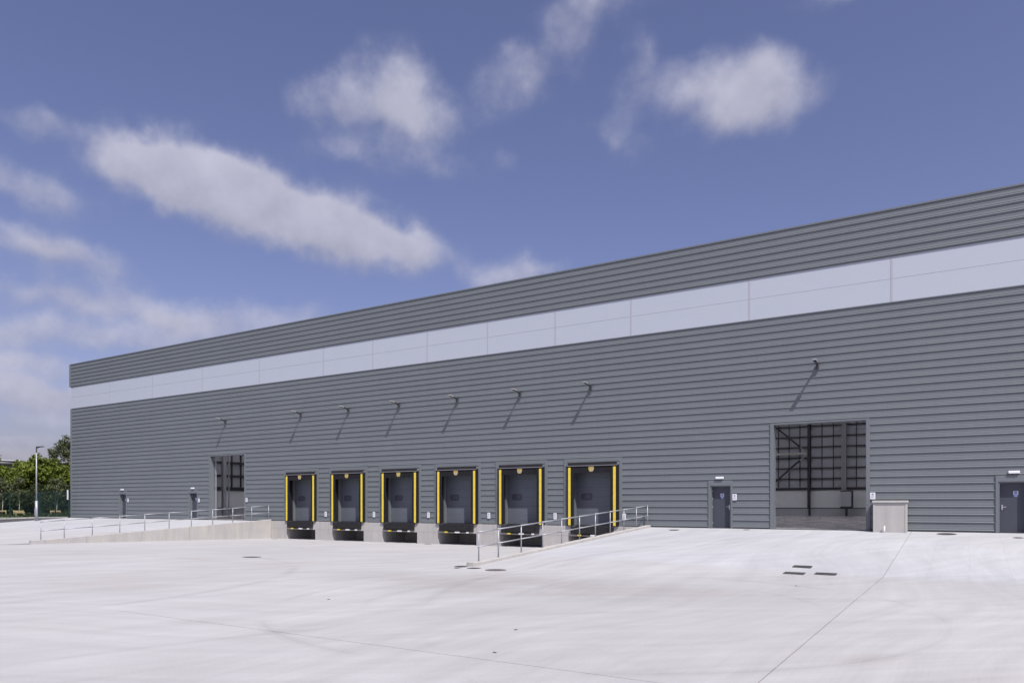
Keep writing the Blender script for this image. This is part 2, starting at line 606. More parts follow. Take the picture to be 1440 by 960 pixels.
def h_apron(y, x=-60.0):
    t_ = toe(x)
    if y >= 0:
        return -0.012
    if y <= t_:
        return ZY
    return -0.012 + (ZY + 0.012) * (y / t_)


def h_dock(y, x=0):
    if y <= -19.2:
        return ZY
    return ZY + (-1.285 - ZY) * (min(y, 0.0) + 19.2) / 19.2


def sheet(name, mat, xs, ys, hf, dz=0.0, parent=None):
    m = MB()
    vs = [(x, y, hf(y, x) + dz) for y in ys for x in xs]
    nx = len(xs)
    fs = [(j * nx + i, j * nx + i + 1, (j + 1) * nx + i + 1, (j + 1) * nx + i) for j in range(len(ys) - 1) for i in range(nx - 1)]
    m.add(vs, fs)
    return m.obj(name, mat, parent)


# far ground, one sheet to the horizon, well below everything else
g = MB()
g.add([(-3000, -3000, -1.9), (3000, -3000, -1.9), (3000, 3000, -1.9), (-3000, 3000, -1.9)], [(0, 1, 2, 3)])
structure(g.obj('ground', 'earth'))
# verge beyond the yard on the left, level with the apron
structure(sheet('verge', 'grass', [-900, -120, -70.62], [-200, -15.2, -4, 0, 60, 900], h_apron, -0.05))

def lin(a, b, n):
    return [a + (b - a) * i / n for i in range(n + 1)]


yard = structure(sheet('yard', 'joint_filler', lin(-70.62, XL - 0.1, 8), [-120, -19.2] + lin(-17, 0, 17), h_apron, -0.034))
sheet('joint_bed', 'joint_filler', [XL - 0.1, XR + 0.1], [-120, -19.2, 0, 2.6], h_dock, -0.034, yard)
sheet('joint_bed', 'joint_filler', lin(XR + 0.1, 8, 22) + [60], [-120, -19.2] + lin(-17, 0, 17), h_apron, -0.034, yard)


def slab(x0, x1, y0, y1, hf):
    m = MB()
    nx = max(1, min(6, int((x1 - x0) / 0.9))) if y1 > -19 else 1
    ny = max(1, min(6, int((y1 - y0) / 0.8))) if y1 > -19 else 1
    xs, ys = lin(x0, x1, nx), lin(y0, y1, ny)
    top = [(x, y, hf(y, x)) for y in ys for x in xs]
    w = nx + 1
    fs = [(j * w + i, j * w + i + 1, (j + 1) * w + i + 1, (j + 1) * w + i) for j in range(ny) for i in range(nx)]
    rim = list(range(w)) + [j * w + nx for j in range(1, ny + 1)] + [ny * w + i for i in range(nx - 1, -1, -1)] + [j * w for j in range(ny - 1, 0, -1)]
    o = len(top)
    low = [(top[i][0], top[i][1], top[i][2] - 0.03) for i in rim]
    n = len(rim)
    fs += [(rim[k], o + k, o + (k + 1) % n, rim[(k + 1) % n]) for k in range(n)]
    m.add(top + low, fs)
    m.obj('slab', 'apron_concrete' if y0 > -13 and hf is h_apron else 'yard_concrete', yard)


def slab_field(xs, ys, hf, wide=()):
    for i in range(len(xs) - 1):
        for j in range(len(ys) - 1):
            ga = 0.0075 if round(xs[i], 2) in wide else 0.001
            gb = 0.0075 if round(xs[i + 1], 2) in wide else 0.001
            gc = 0.008 if round(ys[j], 2) == -28.2 and xs[i] > -15 else 0.0028
            gd = 0.008 if round(ys[j + 1], 2) == -28.2 and xs[i] > -15 else 0.0028
            slab(xs[i] + ga, xs[i + 1] - gb, ys[j] + gc, ys[j + 1] - gd, hf)


near_rows = [-55.2, -46.2, -37.2, -28.2, -19.2]
slab_field([XR, -12.1, -10.3, -8.9, -7.4, -5.9, -4.48, -3.04, -2.07, -1.0, 0.05, 1.1, 2.6, 4.2, 7.0, 10.0, 16.0, 24.0], [-12.8, -7.2, -3.1, 0.0], h_apron, (-2.07,))
slab_field([XR, -8.9, -2.07, 4.2, 10.0, 16.0, 24.0], [-19.2, -12.8], h_apron, (-2.07,))
slab_field([-70.6, -66.0, -61.5, -57.0, -52.5, -48.0, XL], [-19.2, -14.4, -9.6, -4.8, 0.0], h_apron)
xs_mid = [XL, -38.5, -33.6, -28.75, -23.9, -19.0, XR]
slab_field(xs_mid, [-19.2, -14.7, -9.8, -4.9, -0.06], h_dock)
slab_field([-70.6, -57.0, XL, -28.75, XR, -2.07, 10.0, 24.0], near_rows, lambda y, x: ZY, (-2.07,))
slab_field([XL, -33.6, -23.9, XR], [-0.05, 2.5], lambda y, x: -1.285)
slab_field([-70.6, -52.5, XL, -28.75, XR, 3.95, 24.0], [-100, -76, -55.2], lambda y, x: ZY)

# asphalt lane outside the yard
road = MB()
pts = [(-70.66, -0.15), (-75.0, -0.85), (-83.5, -6.15), (-100, -16.4), (-140, -41), (-140, -60), (-70.66, -60)]
ys_split = [(-70.66, -60), (-70.66, -15.2), (-70.66, -0.15), (-75.0, -0.85), (-83.5, -6.15), (-98.0, -15.2), (-140, -41), (-140, -60)]
vs = [(x, y, h_apron(y) - 0.02) for x, y in ys_split]
road.add(vs, [(1, 2, 3, 4), (1, 4, 5), (0, 1, 5, 6), (0, 6, 7)])
structure(road.obj('road', 'asphalt'))
kerb = structure(MB().box(0, 0.01, 0, 0.01, -0.3, -0.29).obj('kerb', 'kerb_concrete'))
kp = [Vector((-71.1, -0.22, 0)), Vector((-75.0, -0.85, 0)), Vector((-79.25, -3.5, 0)), Vector((-83.5, -6.15, 0)), Vector((-91, -10.8, 0)), Vector((-97.2, -14.7, 0))]
for a, b_ in zip(kp[:-1], kp[1:]):
    L = (b_ - a).length
    nst = max(1, round(L / 0.95))
    for i in range(nst):
        p = a.lerp(b_, (i + 0.02) / nst)
        q = a.lerp(b_, (i + 0.98) / nst)
        nrm = Vector((-(q - p).y, (q - p).x, 0)).normalized() * -0.16
        za, zb = h_apron(p.y) + 0.08, h_apron(q.y) + 0.08
        vs = [(p.x, p.y, za), (q.x, q.y, zb), (q.x + nrm.x, q.y + nrm.y, zb), (p.x + nrm.x, p.y + nrm.y, za)]
        vs += [(x, y, z - 0.25) for x, y, z in vs]
        MB().add(vs, [(0, 1, 2, 3), (4, 7, 6, 5), (0, 4, 5, 1), (1, 5, 6, 2), (2, 6, 7, 3), (3, 7, 4, 0)]).obj('kerb_stone', 'kerb_concrete', kerb)

# ------------------------------------------------------------------ the warehouse
BX0, BX1, DEPTH, HT = -70.8, 30.0, 48.0, 14.2
DOCKX = [-40.14 + 4.553 * k for k in range(6)]
GATES = [(-50.33, -46.27, 4.95), (-7.86, -3.87, 4.95)]
DOORS = [-62.35, -52.49, -10.40, 1.58]
wh = thing('warehouse', 'long grey ribbed metal warehouse with pale band, six loading docks and two open doorways', 'warehouse')
PITCH, Z0 = 0.3337, 0.03

# openings with the trim that frames them: x0, x1, top of trim
cuts = []
for x0, x1, zt in GATES:
    cuts.append((x0 - 0.16, x1 + 0.16, Z0 + 15 * PITCH))
for c in DOCKX:
    cuts.append((c - 1.74, c + 1.74, Z0 + 11 * PITCH))
for c in DOORS:
    cuts.append((c - 0.60, c + 0.60, Z0 + 7 * PITCH))
cuts.sort()

prof = [(0.03, 0.3335), (0.010, 0.3335), (0.010, 0.252), (0.006, 0.246), (0.006, 0.224), (0.010, 0.218), (0.009, 0.176), (0.000, 0.114), (0.000, 0.106),
        (0.008, 0.092), (0.008, 0.084), (-0.029, 0.047), (-0.030, 0.036), (0.006, 0.008), (0.008, 0.0), (0.03, 0.0)]
strip_me = MB().prism(prof, 'x', 0.0, 1.0).mesh('cladding_strip', 'grey_cladding')


def strip(x0, x1, z, dy=0.0):
    o = link('cladding_strip', strip_me, wh, (x0, dy, z))
    o.scale = (x1 - x0, 1, 1)


for k in range(30):
    z = Z0 + k * PITCH
    x = BX0
    for a, b_, zt in cuts:
        if z < zt - 0.01:
            if a > x:
                strip(x, a, z)
            x = b_
    strip(x, BX1, z)
for k in range(6):
    strip(BX0 - 0.1, BX1, 12.115 + k * PITCH, -0.055)
# wall behind the sheets, around the openings
core_holes = sorted([(x0, x1, 0.0, zt) for x0, x1, zt in GATES] + [(c - 1.56, c + 1.56, 0.0, 3.46) for c in DOCKX] + [(c - 0.51, c + 0.51, 0.0, 2.1) for c in DOORS])
x = BX0
core = MB()
for a, b_, z0, z1 in core_holes:
    core.box(x, a, 0.032, 0.30, 0.0, 13.6)
    core.box(a, b_, 0.032, 0.30, z1, 13.6)
    x = b_
core.box(x, BX1, 0.032, 0.30, 0.0, 13.6)
core.obj('front_wall', 'grey_flashing', wh)
MB().box(BX0 - 0.1, BX1, -0.085, 0.34, 14.13, 14.2).obj('coping', 'grey_flashing', wh)
MB().box(BX0 - 0.1, BX1, -0.058, 0.03, 12.085, 12.112).obj('drip_flashing', 'grey_flashing', wh)
MB().box(BX0, BX1, -0.030, 0.03, 10.045, 10.085).obj('drip_flashing', 'grey_flashing', wh)
MB().box(BX0, BX1, -0.012, 0.03, -0.02, 0.027).obj('base_flashing', 'dark_steel', wh)
MB().box(BX0 - 0.06, BX0 + 0.16, -0.048, 0.2, -0.02, 10.06).obj('corner_flashing', 'grey_flashing', wh)
MB().box(BX0 - 0.16, BX0 + 0.06, -0.1, 0.2, 12.1, 14.15).obj('corner_flashing', 'grey_flashing', wh)

# pale band of translucent panels, two rows
joints = [BX0, -64.4, -57.96, -51.31, -44.6, -37.95, -33.36, -28.82, -24.26, -19.69, -15.14, -9.0, -2.85, 3.3, 9.45, 15.6, 21.75, BX1]
for a, b_ in zip(joints[:-1], joints[1:]):
    for z0, z1 in ((10.088, 11.092), (11.108, 12.083)):
        MB().bevel_box(a + 0.03, b_ - 0.03, -0.014, 0.03, z0, z1, 0.006).obj('light_panel', 'translucent_panel', wh)
    if b_ < BX1:
        MB().box(b_ - 0.045, b_ + 0.045, -0.022, 0.02, 10.088, 12.082).obj('panel_cover_strip', 'panel_joint', wh)
MB().box(BX0, BX1, -0.004, 0.02, 11.090, 11.110).obj('panel_joint_strip', 'panel_joint', wh)

# side, rear and roof
MB().box(BX0 - 0.02, BX0 + 0.25, 0.31, DEPTH, 0.0, 13.9).obj('side_wall', 'grey_flashing', wh)
MB().box(BX1 - 0.25, BX1, 0.31, DEPTH, 0.0, 13.9).obj('side_wall', 'grey_flashing', wh)
MB().box(BX0, BX1, DEPTH + 0.02, DEPTH + 0.3, 0.0, 13.9).obj('rear_wall', 'grey_flashing', wh)
RL = [(-69 + 6.0 * k, -69 + 6.0 * k + 2.5) for k in range(17)]
x = BX0
rf = MB()
for a, b_ in RL:
    if b_ > BX1 - 0.5:
        break
    rf.box(x, a, 0.31, DEPTH, 13.3, 13.42)
    rf.box(a, b_, 0.31, 4.0, 13.3, 13.42)
    rf.box(a, b_, DEPTH - 4.0, DEPTH, 13.3, 13.42)
    MB().box(a, b_, 4.0, DEPTH - 4.0, 13.43, 13.44).obj('rooflight', 'rooflight', wh)
    x = b_
rf.box(x, BX1, 0.31, DEPTH, 13.3, 13.42)
rf.obj('roof', 'grey_flashing', wh)

# hall floor
fl = MB()
edges = [BX0 + 0.25] + [e for c in DOCKX for e in (c - 1.44, c + 1.44)] + [BX1 - 0.25]
for i in range(0, len(edges), 2):
    fl.box(edges[i], edges[i + 1], 0.0, 2.4, -0.40, -0.006)
fl.box(BX0 + 0.25, BX1 - 0.25, 2.4, DEPTH + 0.01, -1.4, -0.006)
structure(fl.obj('hall_floor', 'floor_polished'))

# inner faces of the hall that show through the doorways: end wall and rear wall
def hall_wall(axis, t0, t1, face, sgn, col_at, stud_step=1.12, rail_step=1.13, rail_h=0.11, stud_w=0.07):
    """axis 'x': wall runs along x at y = face; axis 'y': runs along y at x = face. sgn points into the hall"""
    def B(m, a, b_, d0, d1, z0, z1):
        lo, hi = sorted((face + sgn * d0, face + sgn * d1))
        return m.box(a, b_, lo, hi, z0, z1) if axis == 'x' else m.box(lo, hi, a, b_, z0, z1)
    B(MB(), t0, t1, 0.0, 0.04, 2.75, 13.2).obj('liner_sheet', 'liner_grey', wh)
    bounds = [t0] + [c for c in col_at if t0 < c < t1] + [t1]
    for a, b_ in zip(bounds[:-1], bounds[1:]):
        B(MB(), a + 0.01, b_ - 0.01, 0.0, 0.10, 0.86, 2.74).obj('wall_panel', 'liner_white', wh)
        B(MB(), a + 0.01, b_ - 0.01, 0.0, 0.16, 0.0, 0.76).obj('concrete_upstand', 'liner_grey', wh)
    B(MB(), t0, t1, 0.0, 0.13, 0.762, 0.858).obj('black_skirting', 'dark_steel', wh)
    for k in range(9):
        z = 2.80 + rail_step * k
        if z > 12.9:
            break
        B(MB(), t0, t1, 0.0415, 0.26, z, z + (rail_h + 0.12 if k == 0 else rail_h)).obj('wall_rail', 'dark_steel', wh)
    t = t0 + 0.4
    while t < t1:
        B(MB(), t, t + stud_w, 0.042, 0.17, 3.07, 12.6).obj('wall_stud', 'dark_steel', wh)
        t += stud_step
    for c in col_at:
        B(MB(), c - 0.14, c + 0.14, 0.27, 0.62, 0.86, 13.1).obj('column', 'dark_steel', wh)
        B(MB(), c - 0.10, c + 0.10, 0.13, 0.262, 0.0, 2.79).obj('column_base', 'dark_steel', wh)


hall_wall('x', -26.0, -2.0, DEPTH, -1, [-22.0, -14.5, -7.0])
hall_wall('y', 6.0, 40.0, BX0 + 0.25, 1, [10.0, 22.0, 30.0], 1.2, 1.48, 0.24, 0.13)
# pale steel column between the two
MB().box(-11.25, -10.80, DEPTH - 0.70, DEPTH - 0.30, 2.6, 13.1).obj('cable_duct', 'duct_grey', wh)
MB().box(-65.2, -64.85, 12.0, 12.35, 0.0, 13.1).obj('column', 'liner_grey', wh)
MB().tube((-54.2, 4.6, 0), (-54.2, 4.6, 12.0), 0.05).obj('drain_pipe', 'liner_white', wh, True)
# K bracing beside the dark column in the rear wall
MB().box(-21.9, -14.66, DEPTH - 0.72, DEPTH - 0.55, 6.60, 6.78).obj('brace', 'purlin_grey', wh)
for zt in (9.5, 3.9):
    m = MB()
    m.tube((-18.0, DEPTH - 0.66, 6.7 + (zt - 6.7) * 1.1), (-15.4, DEPTH - 0.66, 6.7 + (zt - 6.7) * 0.26), 0.085)
    m.obj('brace', 'dark_steel', wh, True)
    MB().tube((-15.4, DEPTH - 0.66, 6.7 + (zt - 6.7) * 0.26), (-14.7, DEPTH - 0.66, 6.7 + (zt - 6.7) * 0.04), 0.05).obj('brace_end', 'purlin_grey', wh, True)

# trims round the big doorways and their reveals
for x0, x1, zt in GATES:
    m = MB()
    m.box(x0 - 0.16, x0, -0.045, 0.031, 0.0, zt)
    m.box(x1, x1 + 0.16, -0.045, 0.031, 0.0, zt)
    m.box(x0 - 0.16, x1 + 0.16, -0.045, 0.031, zt, Z0 + 15 * PITCH - 0.002)
    fr = m.obj('doorway_trim', 'grey_flashing', wh)
    m = MB()
    m.box(x0, x0 + 0.008, -0.02, 0.36, 0.0, zt - 0.002)
    m.box(x1 - 0.008, x1, -0.02, 0.36, 0.0, zt - 0.002)
    m.box(x0 + 0.009, x1 - 0.009, -0.02, 0.36, zt - 0.012, zt - 0.003)
    m.obj('doorway_reveal', 'grey_flashing', wh)
    # raised sectional door: tracks just inside
    for xx in ((x0 + 0.06, x1 - 0.12) if x0 < -40 else (x0 - 0.10, x1 + 0.04)):
        MB().box(xx, xx + 0.06, 0.37, 0.45, 0.0, 6.2).obj('door_track', 'galvanised', wh)

# fire doors
for i, c in enumerate(DOORS):
    m = MB()
    zt = 2.10
    m.box(c - 0.60, c - 0.51, -0.045, 0.031, 0.0, zt)
    m.box(c + 0.51, c + 0.60, -0.045, 0.031, 0.0, zt)
    m.box(c - 0.60, c + 0.60, -0.045, 0.031, zt, Z0 + 7 * PITCH - 0.002)
    m.obj('door_trim', 'grey_flashing', wh)
    m = MB()
    m.box(c - 0.51, c - 0.46, -0.01, 0.30, 0.0, zt - 0.003)
    m.box(c + 0.46, c + 0.51, -0.01, 0.30, 0.0, zt - 0.003)
    m.box(c - 0.459, c + 0.459, -0.01, 0.30, zt - 0.05, zt - 0.003)
    m.obj('door_frame', 'grey_flashing', wh)
    leaf = MB().bevel_box(c - 0.455, c + 0.455, 0.225, 0.275, 0.012, zt - 0.055, 0.004).obj('door', 'door_grey', wh)
    hs = 1 if i != 3 else -1            # side that carries the handle
    hx = c + hs * 0.37
    m = MB()
    m.box(hx - 0.022, hx + 0.022, 0.213, 0.2245, 0.93, 1.15)
    m.tube((hx, 0.213, 1.06), (hx, 0.165, 1.06), 0.012)
    m.tube((hx, 0.168, 1.06), (hx - hs * 0.14, 0.168, 1.06), 0.012)
    m.obj('handle', 'steel_handle', leaf)
    for hz in (0.25, 1.05, 1.45, 1.85):
        MB().tube((c - hs * 0.452, 0.215, hz - 0.05), (c - hs * 0.452, 0.215, hz + 0.05), 0.012).obj('hinge', 'steel_handle', leaf)
    # blue and white fire door notice
    sx = c + (0.02 if i != 3 else 0.10)
    MB().box(sx - 0.085, sx + 0.085, 0.2205, 0.2245, 1.47, 1.71).obj('notice', 'sign_white', leaf)
    MB().box(sx - 0.083, sx + 0.083, 0.2180, 0.2203, 1.472, 1.565).obj('notice_band', 'sign_blue', leaf)
    m = MB()
    m.tube((sx, 0.2203, 1.637), (sx, 0.2180, 1.637), 0.06, n=14)
    m.obj('notice_symbol', 'sign_blue', leaf)
    m = MB()
    m.box(sx - 0.055, sx + 0.055, 0.2165, 0.2178, 1.532, 1.545)
    m.box(sx - 0.045, sx + 0.045, 0.2165, 0.2178, 1.508, 1.521)
    m.box(sx - 0.05, sx + 0.05, 0.2165, 0.2178, 1.484, 1.497)
    m.box(sx - 0.028, sx + 0.028, 0.2165, 0.2178, 1.628, 1.646)
    m.obj('notice_lines', 'sign_white', leaf)

# concrete dock wall: piers between the pits, beam above each pit
pier_edges = [XL + 0.12] + [e for c in DOCKX for e in (c - 1.44, c + 1.44)] + [XR - 0.0]
for i in range(0, len(pier_edges), 2):
    a, b_ = pier_edges[i], pier_edges[i + 1]
    MB().bevel_box(a, b_, -0.062, 2.4, -0.548, -0.004, 0.008).obj('dock_pier_top', 'cast_concrete', wh)
    MB().bevel_box(a, b_, -0.060, 2.4, -1.6, -0.556, 0.004).obj('dock_pier', 'cast_concrete', wh)
    MB().box(a, b_, -0.050, 2.38, -0.5575, -0.5465).obj('pier_joint', 'joint_filler', wh)
for c in DOCKX:
    MB().bevel_box(c - 1.438, c + 1.438, -0.058, 0.20, -0.575, -0.475, 0.006).obj('pit_beam', 'cast_concrete', wh)
    for s in (-1, 1):
        a, b_ = sorted((c + s * 1.0, c + s * 1.438))
        MB().box(a, b_, -0.052, 0.20, -0.474, -0.006).obj('pit_beam_end', 'cast_concrete', wh)
    MB().box(c - 1.438, c + 1.438, 2.2, 2.39, -1.3, -0.10).obj('pit_back', 'cast_concrete', wh)
    MB().box(c - 1.438, c + 1.438, 0.205, 2.19, -0.5, -0.42).obj('pit_roof', 'iron', wh)

# dock doors: five sections, an oval window
for c in DOCKX:
    d = MB().box(c - 1.36, c + 1.36, 0.70, 0.72, 0.0, 3.3).obj('dock_door', 'sectional_grey', wh)
    for k in range(6):
        m = MB()
        z0, z1 = 0.02 + k * 0.53, 0.02 + (k + 1) * 0.53 - 0.006
        poly = [(0.70, z0), (0.658, z0), (0.654, z0 + 0.006), (0.654, z0 + 0.16), (0.658, z0 + 0.166), (0.658, z0 + 0.176), (0.654, z0 + 0.182), (0.654, z0 + 0.34),
                (0.658, z0 + 0.346), (0.658, z0 + 0.356), (0.654, z0 + 0.362), (0.654, z1 - 0.006), (0.658, z1), (0.70, z1)]
        m.prism(poly, 'x', c - 1.355, c + 1.355).obj('door_section', 'sectional_grey', d)
    m = MB()
    pl = []
    for j in range(20):
        t = 2 * math.pi * j / 20
        cx, cz = math.cos(t), math.sin(t)
        pl.append((c - 0.69 + 0.34 * math.copysign(abs(cx) ** 0.5, cx), 1.61 + 0.185 * math.copysign(abs(cz) ** 0.5, cz)))
    m.prism(pl, 'y', 0.640, 0.70).obj('window_frame', 'window_rim', d)
    pl2 = [(c - 0.69 + (p[0] - c + 0.69) * 0.84, 1.61 + (p[1] - 1.61) * 0.74) for p in pl]
    MB().prism(pl2, 'y', 0.636, 0.639).obj('window_pane', 'window_pane', d)
    for s in (-1, 1):
        a, b_ = sorted((c + s * 1.30, c + s * 1.47))
        MB().box(a, b_, 0.44, 0.62, 0.0, 3.3).obj('door_track', 'grey_flashing', d)
    m = MB()
    m.box(c - 1.74, c - 1.565, -0.045, 0.031, 0.0, 3.48)
    m.box(c + 1.565, c + 1.74, -0.045, 0.031, 0.0, 3.48)
    m.box(c - 1.74, c + 1.74, -0.045, 0.031, 3.48, Z0 + 11 * PITCH - 0.002)
    m.obj('dock_trim', 'grey_cladding', wh)
    MB().box(c - 1.55, c + 1.55, 0.80, 0.86, 0.0, 3.7).obj('lobby_wall', 'dark_steel', wh)

# ------------------------------------------------------------------ dock shelters
ORD = ['farthest left', 'second from the left', 'third from the left', 'third from the right', 'second from the right', 'nearest and farthest right']
DLAB = ['leftmost of the six black dock shelters, next to the far ramp end', 'second black dock shelter from the left, with yellow guide stripes',
        'third black dock shelter from the left, its front clear of railings', 'fourth black dock shelter from the left, just left of the near railing foot',
        'fifth black dock shelter, whose foot is crossed by the low end of the near railing',
        'rightmost and nearest black dock shelter, behind the upper half of the near railing']


def make_shelter():
    t = thing('dock_shelter', DLAB[0], 'dock shelter', (DOCKX[0], 0, 0), group='dock shelters along the loading bay')
    for s in (-1, 1):
        a, b_ = sorted((s * 1.10, s * 1.525))
        m = MB()
        # a slightly sagging flap
        n = 7
        vs = []
        for k in range(n):
            z = 0.02 + k * 3.22 / (n - 1)
            w = 0.012 * math.sin(k * 1.7 + s)
            vs += [(a, -0.155 + w, z), (b_, -0.15, z), (b_, -0.115, z), (a, -0.115 + w, z)]
        fs = [(0, 1, 2, 3), tuple(4 * (n - 1) + i for i in (3, 2, 1, 0))]
        for k in range(n - 1):
            for i in range(4):
                j = (i + 1) % 4
                fs.append((4 * k + i, 4 * k + j, 4 * k + 4 + j, 4 * k + 4 + i))
        m.add(vs, fs)
        cu = m.obj('side_curtain', 'shelter_black', t)
        a2, b2 = sorted((s * 1.275, s * 1.425))
        m = MB()
        for k in range(9):
            m.box(a2, b2, -0.176, -0.168, 0.03 + k * 0.353, 0.03 + (k + 1) * 0.353 - 0.006)
        m.box(a2 + 0.01, b2 - 0.01, -0.1675, -0.150, 0.03, 3.2)
        m.obj('guide_stripe', 'yellow_stripe', cu)
        a3, b3 = sorted((s * 1.40, s * 1.55))
        MB().box(a3, b3, -0.114, 0.60, 0.0, 3.40).obj('side_frame', 'shelter_black', t)
        a4, b4 = sorted((s * 1.475, s * 1.56))
        MB().box(a4, b4, -0.12, -0.048, 3.315, 3.44).obj('frame_corner', 'aluminium', t)
    h = MB().box(-1.53, 1.53, -0.147, -0.118, 2.90, 3.265).obj('header_curtain', 'shelter_black', t)
    MB().box(-1.53, 1.53, -0.115, 0.62, 3.15, 3.26).obj('head_frame', 'shelter_black', t)
    MB().box(-1.50, 1.50, -0.185, -0.10, 3.272, 3.312).obj('front_rail', 'aluminium', t)
    m = MB()
    m.prism([(-0.165, 3.315), (-0.17, 3.345), (-0.10, 3.478), (0.026, 3.478), (0.026, 3.315)], 'x', -1.47, 1.47)
    m.obj('rain_canopy', 'shelter_black', t)
    # yellow shield plate with two pale marks
    p = MB().prism([(-0.19, 3.245), (0.13, 3.245), (0.125, 3.07), (0.06, 2.96), (-0.12, 2.96), (-0.185, 3.07)], 'y', -0.158, -0.1475)
    pl = p.obj('emblem_plate', 'dirty_yellow', h)
    m = MB()
    m.prism([(-0.155, 3.10), (-0.06, 3.10), (-0.06, 2.985), (-0.11, 2.985), (-0.155, 3.05)], 'y', -0.162, -0.1585)
    m.prism([(0.0, 3.10), (0.095, 3.10), (0.095, 3.05), (0.05, 2.985), (0.0, 2.985)], 'y', -0.162, -0.1585)
    m.prism([(-0.155, 3.225), (0.095, 3.225), (0.095, 3.195), (-0.155, 3.195)], 'y', -0.162, -0.1585)
    m.obj('emblem_mark', 'pale_fitting', h)
    return t


sh0 = make_shelter()
for i in range(1, 6):
    o = copy_tree(sh0)
    o.location = (DOCKX[i], 0, 0)
    o['label'] = DLAB[i]

LLAB = ['black dock leveller of the leftmost bay with bumpers above its pit', 'black dock leveller under the second shelter from the left',
        'black dock leveller under the third shelter from the left', 'black dock leveller under the fourth shelter, left of the near railing',
        'black dock leveller under the fifth shelter, behind the low posts of the near railing',
        'black dock leveller under the rightmost shelter, mostly behind the near railing']


def make_leveller():
    t = thing('dock_leveller', LLAB[0], 'dock leveller', (DOCKX[0], 0, -0.45), group='dock levellers under the shelters')
    m = MB()
    m.prism([(0.60, 0.445), (-0.17, 0.445), (-0.20, 0.43), (-0.215, 0.05), (-0.20, 0.02), (-0.063, 0.02), (-0.063, -0.02), (0.60, -0.02)], 'x', -0.98, 0.98)
    m.obj('lip_plate', 'black_rubber', t)
    for s in (-1, 1):
        a, b_ = sorted((s * 1.0, s * 1.25))
        bmp = MB().bevel_box(a, b_, -0.24, -0.064, -0.02, 0.43, 0.02).obj('bumper', 'black_rubber', t)
        for z in (0.06, 0.36):
            MB().tube(((a + b_) / 2, -0.235, z), ((a + b_) / 2, -0.252, z), 0.022).obj('bolt', 'iron', bmp)
    MB().box(-0.95, 0.95, -0.085, -0.06, -0.075, -0.028).obj('toe_guard', 'iron', t)
    MB().box(-0.80, -0.63, -0.27, -0.087, -0.10, -0.028).obj('yellow_marker', 'yellow_stripe', t)
    MB().box(-0.02, 0.26, -0.27, -0.087, -0.10, -0.028).obj('white_marker', 'white_plastic', t)
    MB().box(0.83, 0.96, -0.27, -0.087, -0.10, -0.028).obj('white_marker', 'white_plastic', t)
    return t


lv0 = make_leveller()
for i in range(1, 6):
    o = copy_tree(lv0)
    o.location = (DOCKX[i], 0, -0.45)
    o['label'] = LLAB[i]

# ------------------------------------------------------------------ retaining walls and railings of the ramps


def kz(y):
    """top of the kerb along a ramp edge"""
    return h_apron(y, -14.15) + 0.115


def ramp_wall(xi, side, label):
    """side +1: dock yard lies on +x side"""
    t = thing('retaining_wall', label, 'wall', (xi, 0, 0), group='ramp walls beside the loading yard')
    x0, x1 = -0.11, 0.13
    ys = [-15.55, -13.3, -10.0, -6.7, -3.3, -0.064]
    for a, b_ in zip(ys[:-1], ys[1:]):
        m = MB()
        vs = []
        for y in (a + 0.006, b_ - 0.006):
            vs += [(x0, y, -1.75), (x1, y, -1.75), (x1, y, kz(y) - 0.015), (x1 - 0.015, y, kz(y)), (x0 + 0.015, y, kz(y)), (x0, y, kz(y) - 0.015)]
        fs = [tuple(range(6)), tuple(reversed(range(6, 12)))] + [(i, 6 + i, 6 + (i + 1) % 6, (i + 1) % 6) for i in range(6)]
        m.add(vs, fs)
        m.obj('wall_panel', 'cast_concrete', t)
        MB().box(x0 + 0.02, x1 - 0.02, b_ - 0.02, b_ + 0.014, -1.7, kz(b_) - 0.03).obj('wall_joint', 'joint_filler', t)
    MB().bevel_box(x0 - 0.02, x1 + 0.05, -16.25, -15.56, -1.2, kz(-15.7) + 0.012, 0.015).obj('kerb_end', 'cast_concrete', t)
    return t


POST_Y = [-15.70, -14.47, -12.90, -11.27, -9.69, -8.06, -6.48, -4.88, -3.28, -1.70, -0.20]


def railing(xi, label):
    t = thing('handrail', label, 'railing', (xi, 0, 0), group='galvanised railings on the ramp walls')
    for y in POST_Y:
        z = kz(y)
        m = MB()
        m.tube((0, y, z), (0, y, z + 1.0), 0.024, n=8)
        m.ball((0, y, z + 1.0), 0.042)
        m.ball((0, y, z + 0.50), 0.042)
        po = m.obj('post', 'galvanised', t, True)
        MB().tube((0, y, z), (0, y, z + 0.02), 0.055, n=10).obj('base_plate', 'galvanised', po)
    for dz, nm in ((1.0, 'top_rail'), (0.50, 'middle_rail')):
        m = MB()
        pts = [(0, y, kz(y) + dz) for y in POST_Y]
        for a, b_ in zip(pts[:-1], pts[1:]):
            m.tube(a, b_, 0.024, n=8)
        m.obj(nm, 'galvanised', t, True)
    return t


ramp_wall(XL, 1, 'long concrete retaining wall of the far ramp, left of the loading docks')
ramp_wall(XR, -1, 'low concrete ramp wall on the near side, right of the loading docks')
railing(XL, 'galvanised two-rail railing on top of the far left ramp wall')
railing(XR, 'galvanised two-rail railing crossing in front of the right-hand docks')

# ------------------------------------------------------------------ wall floodlights
LX = [-48.43, -40.13, -35.52, -31.08, -26.45, -21.98, -17.47, -5.9]
WL = ['floodlight on an arm above the left doorway, farthest left of the wall lights', 'floodlight on an arm above the leftmost loading dock',
      'floodlight on an arm above the second loading dock from the left', 'floodlight on an arm above the third loading dock from the left',
      'floodlight on an arm above the fourth loading dock from the left', 'floodlight on an arm above the fifth loading dock from the left',
      'floodlight on an arm above the rightmost loading dock', 'floodlight on an arm above the large right-hand doorway, nearest of the wall lights']


